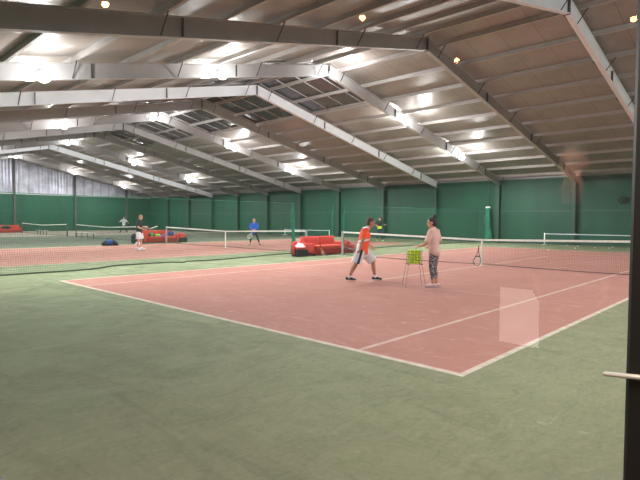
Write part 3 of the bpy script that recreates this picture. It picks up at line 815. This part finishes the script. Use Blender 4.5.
# man in orange, striding to image right
def pick_or(c): return 1 if (c.z > 1.43 or (abs(c.z-1.10-(c.x-.05)*.2) < .028 and c.x < .22 and c.y < .3)) else 0
def pick_sh(c): return 1 if (c.y < -.155 and abs(c.x+.02+(.85-c.z)*.3) < .035) else 0
ORL = V((-5.66, 5.45, 0))
om = person('man in orange shirt and white shorts striding with a racket behind him', ORL, HR, dict(
    pelvis=(.0, 0, .86), chest=(.07, 0, 1.2), neck=(.15, 0, 1.43), head=(.225, 0, 1.575), look=(1, 0, -.22), headup=(.22, 0, 1),
    sh_l=(.10, .19, 1.37), sh_r=(.06, -.19, 1.37), el_l=(.12, .27, 1.08), wr_l=(.26, .2, .92), el_r=(-.01, -.27, 1.09), wr_r=(-.08, -.24, .86), hd_r=(-.5, .1, -.8),
    hip_l=(.03, .09, .84), hip_r=(-.03, -.09, .84), knee_l=(.31, .11, .5), ank_l=(.37, .11, .085), toe_l=(.57, .11, 0), knee_r=(-.18, -.12, .46), ank_r=(-.36, -.13, .10), toe_r=(-.2, -.15, 0)),
    dict(girth=1.18, hs=1.1, top=dict(name='shirt', mats=['orange', 'wcloth'], pick=pick_or, sleeve=.72, hem=-.05), bottom=dict(name='shorts', mats=['wcloth', 'navy'], pick=pick_sh, len=.92, flare=.035, ease=.02),
         shoes='blackp', sole='wcloth', socks='wcloth', hair='short', hairm='hair_brown', curl_r=1.25, curl_l=.9), .006, 'skin_tan')
def w2(o, p): return o.location + Matrix.Rotation(o.rotation_euler.z, 3, 'Z') @ (V(p)*o.scale.x)
om.scale = (.955,)*3
RZ = Matrix.Rotation(HR, 3, 'Z')
racket('racket held low behind his back by the man in orange', w2(om, (-.065, -.245, .80)), RZ @ V((-.45, .75, .1)), RZ @ V((0, .3, 1)), 'graphite')

# woman in pink, seen from behind left
WH = math.atan2((-CR*.80+CF*.6).y, (-CR*.80+CF*.6).x)
pw = person('woman in pale pink top and patterned leggings reaching over the ball basket', V((-3.70, 5.70, 0)), WH, dict(
    pelvis=(0, 0, .90), chest=(.02, 0, 1.22), neck=(.03, 0, 1.43), head=(.075, 0, 1.575), look=(1, .35, -.12),
    sh_l=(.03, .165, 1.37), sh_r=(.01, -.165, 1.37), el_l=(.1, .25, 1.07), wr_l=(.30, .26, 1.0), hd_l=(1, .05, -.02), palm_l=(0, -.3, -1), el_r=(-.02, -.26, 1.1), wr_r=(.16, -.14, 1.0),
    hip_l=(0, .08, .88), hip_r=(0, -.08, .88), knee_l=(.05, .06, .48), ank_l=(-.0, .055, .08), toe_l=(.2, .08, 0), knee_r=(.02, -.06, .48), ank_r=(-.04, -.05, .08), toe_r=(.16, -.08, 0)),
    dict(girth=.95, hs=1.12, top=dict(name='top', mats=['pink'], sleeve=.85, hem=-.03), bottom=dict(name='leggings', mats=['leggings'], len=1.72, ease=.006),
         shoes='pinkb', sole='wcloth', hair='bun', hairm='hair_dark', curl_l=.35, curl_r=.8), .006, 'skin')

pw.scale = (.96,)*3
# player in blue on the neighbouring court, facing the viewer
BH = math.atan2((-CF+CR*.1).y, (-CF+CR*.1).x)
bp = person('player in blue long-sleeved top running behind the second net', V((-21.3, 14.6, 0)), BH, dict(
    pelvis=(0, 0, .86), chest=(.06, 0, 1.2), neck=(.1, 0, 1.42), head=(.15, 0, 1.56), look=(1, 0, -.1),
    sh_l=(.07, .2, 1.36), sh_r=(.07, -.2, 1.36), el_l=(.12, .24, 1.1), wr_l=(.34, .06, 1.0), el_r=(.1, -.24, 1.1), wr_r=(.34, -.1, .96),
    hip_l=(0, .1, .84), hip_r=(0, -.1, .84), knee_l=(.16, .22, .47), ank_l=(.02, .36, .09), toe_l=(.22, .42, 0), knee_r=(.16, -.2, .46), ank_r=(-.02, -.26, .09), toe_r=(.16, -.3, 0)),
    dict(top=dict(name='long_sleeved_top', mats=['blue'], sleeve=1.9, hem=-.03), bottom=dict(name='tights', mats=['black'], len=1.8, ease=.008), shoes='blackp', sole='blackp',
         hair='cropped', hairm='hair_grey', curl_l=1.2, curl_r=1.2), .009, 'skin')
bp.scale = (.95,)*3
racket('racket held low before him by the player in blue', w2(bp, (.38, -.05, .95)), Matrix.Rotation(BH, 3, 'Z') @ V((.5, -.25, -.5)), Matrix.Rotation(BH, 3, 'Z') @ V((1, 0, 1)), 'racketw')

# player in black shirt and white shorts, facing image right
bk = person('player in black shirt and white shorts holding a racket before the sofa', V((-21.4, 7.35, 0)), HR, dict(
    pelvis=(0, 0, .93), chest=(.0, 0, 1.27), neck=(.03, 0, 1.5), head=(.075, 0, 1.645), look=(1, -.1, -.1),
    sh_l=(.03, .2, 1.43), sh_r=(.0, -.2, 1.43), el_l=(.1, .27, 1.15), wr_l=(.36, .12, 1.1), el_r=(.06, -.28, 1.13), wr_r=(.32, -.18, 1.03),
    hip_l=(0, .1, .9), hip_r=(0, -.1, .9), knee_l=(.06, .11, .49), ank_l=(.06, .12, .085), toe_l=(.3, .14, 0), knee_r=(.0, -.11, .49), ank_r=(-.07, -.12, .085), toe_r=(.15, -.16, 0)),
    dict(girth=1.06, top=dict(name='shirt', mats=['black'], sleeve=.8, hem=-.03), bottom=dict(name='shorts', mats=['wcloth'], len=.85, flare=.035, ease=.02), shoes='wcloth', sole='wcloth', socks='wcloth',
         hair='cropped', hairm='hair_grey', curl_l=1.2, curl_r=1.2), .008, 'skin')
racket('white racket held out in front by the player in black', w2(bk, (.35, -.16, .98)), RZ @ V((.62, .7, .3)), RZ @ V((.2, .3, 1)), 'racketw')

# distant player by the gable, and a player with a yellow bib beyond the near net
fp = person('distant player in grey top running by the green end wall', V((-49.5, 19.8, 0)), BH+.5, dict(
    pelvis=(0, 0, .9), chest=(.05, 0, 1.24), neck=(.08, 0, 1.46), head=(.12, 0, 1.6), sh_l=(.05, .2, 1.4), sh_r=(.05, -.2, 1.4), el_l=(.1, .36, 1.16), wr_l=(.3, .42, 1.1), el_r=(.1, -.38, 1.18), wr_r=(.28, -.5, 1.22),
    hip_l=(0, .1, .88), hip_r=(0, -.1, .88), knee_l=(.2, .2, .5), ank_l=(.05, .34, .09), toe_l=(.28, .4, 0), knee_r=(.1, -.2, .47), ank_r=(-.1, -.36, .09), toe_r=(.08, -.42, 0)),
    dict(top=dict(name='shirt', mats=['greyc'], sleeve=.7), bottom=dict(name='trousers', mats=['black'], len=1.9, ease=.012), shoes='blackp', hair='short', hairm='hair_dark'), .012, 'skin')
fb = person('player in dark top with bright yellow waist cloth beyond the near net', V((-19.75, 25.1, 0)), BH, dict(
    pelvis=(0, 0, .94), chest=(.03, 0, 1.27), neck=(.04, 0, 1.49), head=(.08, 0, 1.63), sh_l=(.03, .19, 1.42), sh_r=(.03, -.19, 1.42), el_l=(.12, .34, 1.18), wr_l=(.3, .38, 1.2), el_r=(.1, -.3, 1.16), wr_r=(.32, -.2, 1.1),
    hip_l=(0, .1, .9), hip_r=(0, -.1, .9), knee_l=(.1, .16, .49), ank_l=(.0, .22, .09), toe_l=(.2, .28, 0), knee_r=(.08, -.14, .49), ank_r=(-.02, -.18, .09), toe_r=(.2, -.24, 0)),
    dict(top=dict(name='shirt', mats=['black'], sleeve=.8), bottom=dict(name='trousers', mats=['navy'], len=1.9, ease=.014), bib='yellow', shoes='yellow', hair='short', hairm='hair_dark'), .01, 'skin')

# ------------------------------------------------------------------ viewing room the photo is taken from
GY = -3.9; RX0, RX1, RY0 = -1.7, 4.4, -7.6; RH = 2.92
bm = new_bm(); box(bm, (RX0-.08, RY0-.1, 0), (RX1, RY0, RH)); finish('wall_room_back', bm, 'roomd', kind='structure')
bm = new_bm(); box(bm, (RX0-.08, RY0, 0), (RX0, GY-.05, RH)); finish('wall_room_left', bm, 'roomd', kind='structure')
bm = new_bm(); box(bm, (RX1, RY0-.1, 0), (RX1+.08, GY+.05, RH)); finish('wall_room_right', bm, 'room', kind='structure')
bm = new_bm(); box(bm, (2.36, GY-.06, 0), (RX1, GY+.06, RH)); finish('wall_room_front', bm, 'frame', kind='structure')
bm = new_bm(); box(bm, (RX0-.08, RY0-.1, RH), (RX1+.08, GY+.08, RH+.07)); finish('ceiling_room', bm, 'roomd', kind='structure')
bm = new_bm(); box(bm, (RX0, RY0, 0), (RX1, GY-.06, .02)); finish('floor_room', bm, 'room', kind='structure')
w1 = bpy.data.objects.new('window_1', None); COL.objects.link(w1); w1['kind'] = 'structure'
bm = new_bm()
box(bm, (2.286, GY-.04, .0), (2.36, GY+.05, RH), .004, 1); box(bm, (RX0-.02, GY-.04, 0), (RX0+.06, GY+.05, RH), .004, 1)
box(bm, (RX0+.06, GY-.04, 0.0), (2.291, GY+.05, .02)); box(bm, (RX0+.06, GY-.04, RH-.06), (2.291, GY+.05, RH))
finish('window_frame', bm, 'frame', w1)
bm = new_bm(); bm.faces.new([bm.verts.new(p) for p in ((RX0+.05, GY, .02), (2.3, GY, .02), (2.3, GY, RH-.05), (RX0+.05, GY, RH-.05))]); finish('pane', bm, 'glass', w1)
bm = new_bm(); tube(bm, [(2.33, GY-.035, 1.39), (2.33, GY-.05, 1.39)], .012, 10); loft(bm, [((2.345, GY-.05, 1.388), .004, .004), ((2.30, GY-.05, 1.385), .0035, .0035), ((2.264, GY-.048, 1.381), .003, .003)], 8, (0, 0, 1), True); finish('handle', bm, 'chrome', w1, True)
# reflected room things: added glowing panel on the back wall, small warm spotlights, the visitor
for k, (x, y) in enumerate(((.49, -6.7), (.47, -5.56), (-.5, -4.4), (-.6, -4.15), (1.68, -6.7))):
    if k == 0:
        root = thing('spotlight', 'small warm ceiling spotlight glinting in the window', 'spotlight', (x, y, RH-.12), 0, 'warm spotlights reflected in the glass'); sp0 = root
        bm = new_bm(); tube(bm, [(0, 0, .12), (0, 0, .03)], [.045, .04], 12); finish('can', bm, 'blackp', root, True)
        bm = new_bm(); ellipsoid(bm, (0, 0, .022), (.02, .02, .018)); finish('bulb', bm, 'warm', root, True)
    else:
        o = dup(sp0); o.location = (x, y, RH-.12)
L = bpy.data.lights.new('room_fill', 'AREA'); L.energy = 90; L.size = 1.2; L.color = (1, .82, .66)  # unseen area light added so the room shows in the glass
o = bpy.data.objects.new('room_fill', L); COL.objects.link(o); o.location = (2.4, -5.2, RH-.05)
root = thing('screen', 'pale upright screen whose reflection floats on the red court', 'screen', (.67, RY0+.03, .725))  # unseen directly, added to make the pale reflected patch
bm = new_bm(); box(bm, (-.19, -.03, -.27), (.19, .0, .27), .004, 1); finish('casing', bm, 'blackp', root)
bm = new_bm(); box(bm, (-.175, .0, -.25), (.175, .006, .25)); finish('panel_face', bm, 'panelm', root)
VX = V((1.40, -6.58, .27))
bm = new_bm(); box(bm, (1.0, -6.95, .02), (1.8, -6.2, .27), .01, 1); finish('floor_step', bm, 'roomd', kind='structure')
person('visitor with glasses reflected in the window glass, upper right', VX, math.atan2(1, .12), dict(
    pelvis=(0, 0, .95), chest=(.0, 0, 1.3), neck=(.03, 0, 1.53), head=(.08, 0, 1.68), look=(1, .05, -.05), sh_l=(.0, .18, 1.45), sh_r=(.0, -.18, 1.45), el_l=(.03, .215, 1.17), wr_l=(.08, .2, .93), el_r=(.02, -.215, 1.17), wr_r=(.06, -.2, .93),
    hip_l=(0, .09, .92), hip_r=(0, -.09, .92), knee_l=(.03, .1, .5), ank_l=(0, .1, .085), toe_l=(.2, .12, 0), knee_r=(.02, -.1, .5), ank_r=(0, -.1, .085), toe_r=(.2, -.12, 0)),
    dict(top=dict(name='jacket', mats=['jacket', 'scarf'], pick=lambda c: 1 if (c.z > 1.42 and c.x > .05 and abs(c.y) < .06) else 0, sleeve=1.9, hem=-.08), bottom=dict(name='trousers', mats=['black'], len=1.9), shoes='blackp', hs=1., hair='short', hairm='black', glasses=True), .008, 'skin')
L = bpy.data.lights.new('face_fill', 'SPOT'); L.energy = 14000; L.spot_size = .11; L.spot_blend = .4; L.color = (1, .88, .86); L.shadow_soft_size = .1  # unseen spot added to brighten the visitor's reflected face
o = bpy.data.objects.new('face_fill', L); COL.objects.link(o); o.location = (1.95, -4.05, 2.35)
o.rotation_euler = (V((1.42, -6.45, 1.94))-o.location).to_track_quat('-Z', 'Y').to_euler()

# ------------------------------------------------------------------ world and view
w = bpy.data.worlds.new('night'); SC.world = w; w.use_nodes = True
w.node_tree.nodes['Background'].inputs[0].default_value = (.02, .022, .03, 1)
SC.view_settings.view_transform = 'Standard'
SC.view_settings.look = 'None'
SC.view_settings.exposure = .0
try:
    SC.cycles.max_bounces = 6; SC.cycles.transparent_max_bounces = 16; SC.cycles.sample_clamp_indirect = 6.; SC.cycles.caustics_reflective = False
except Exception: pass
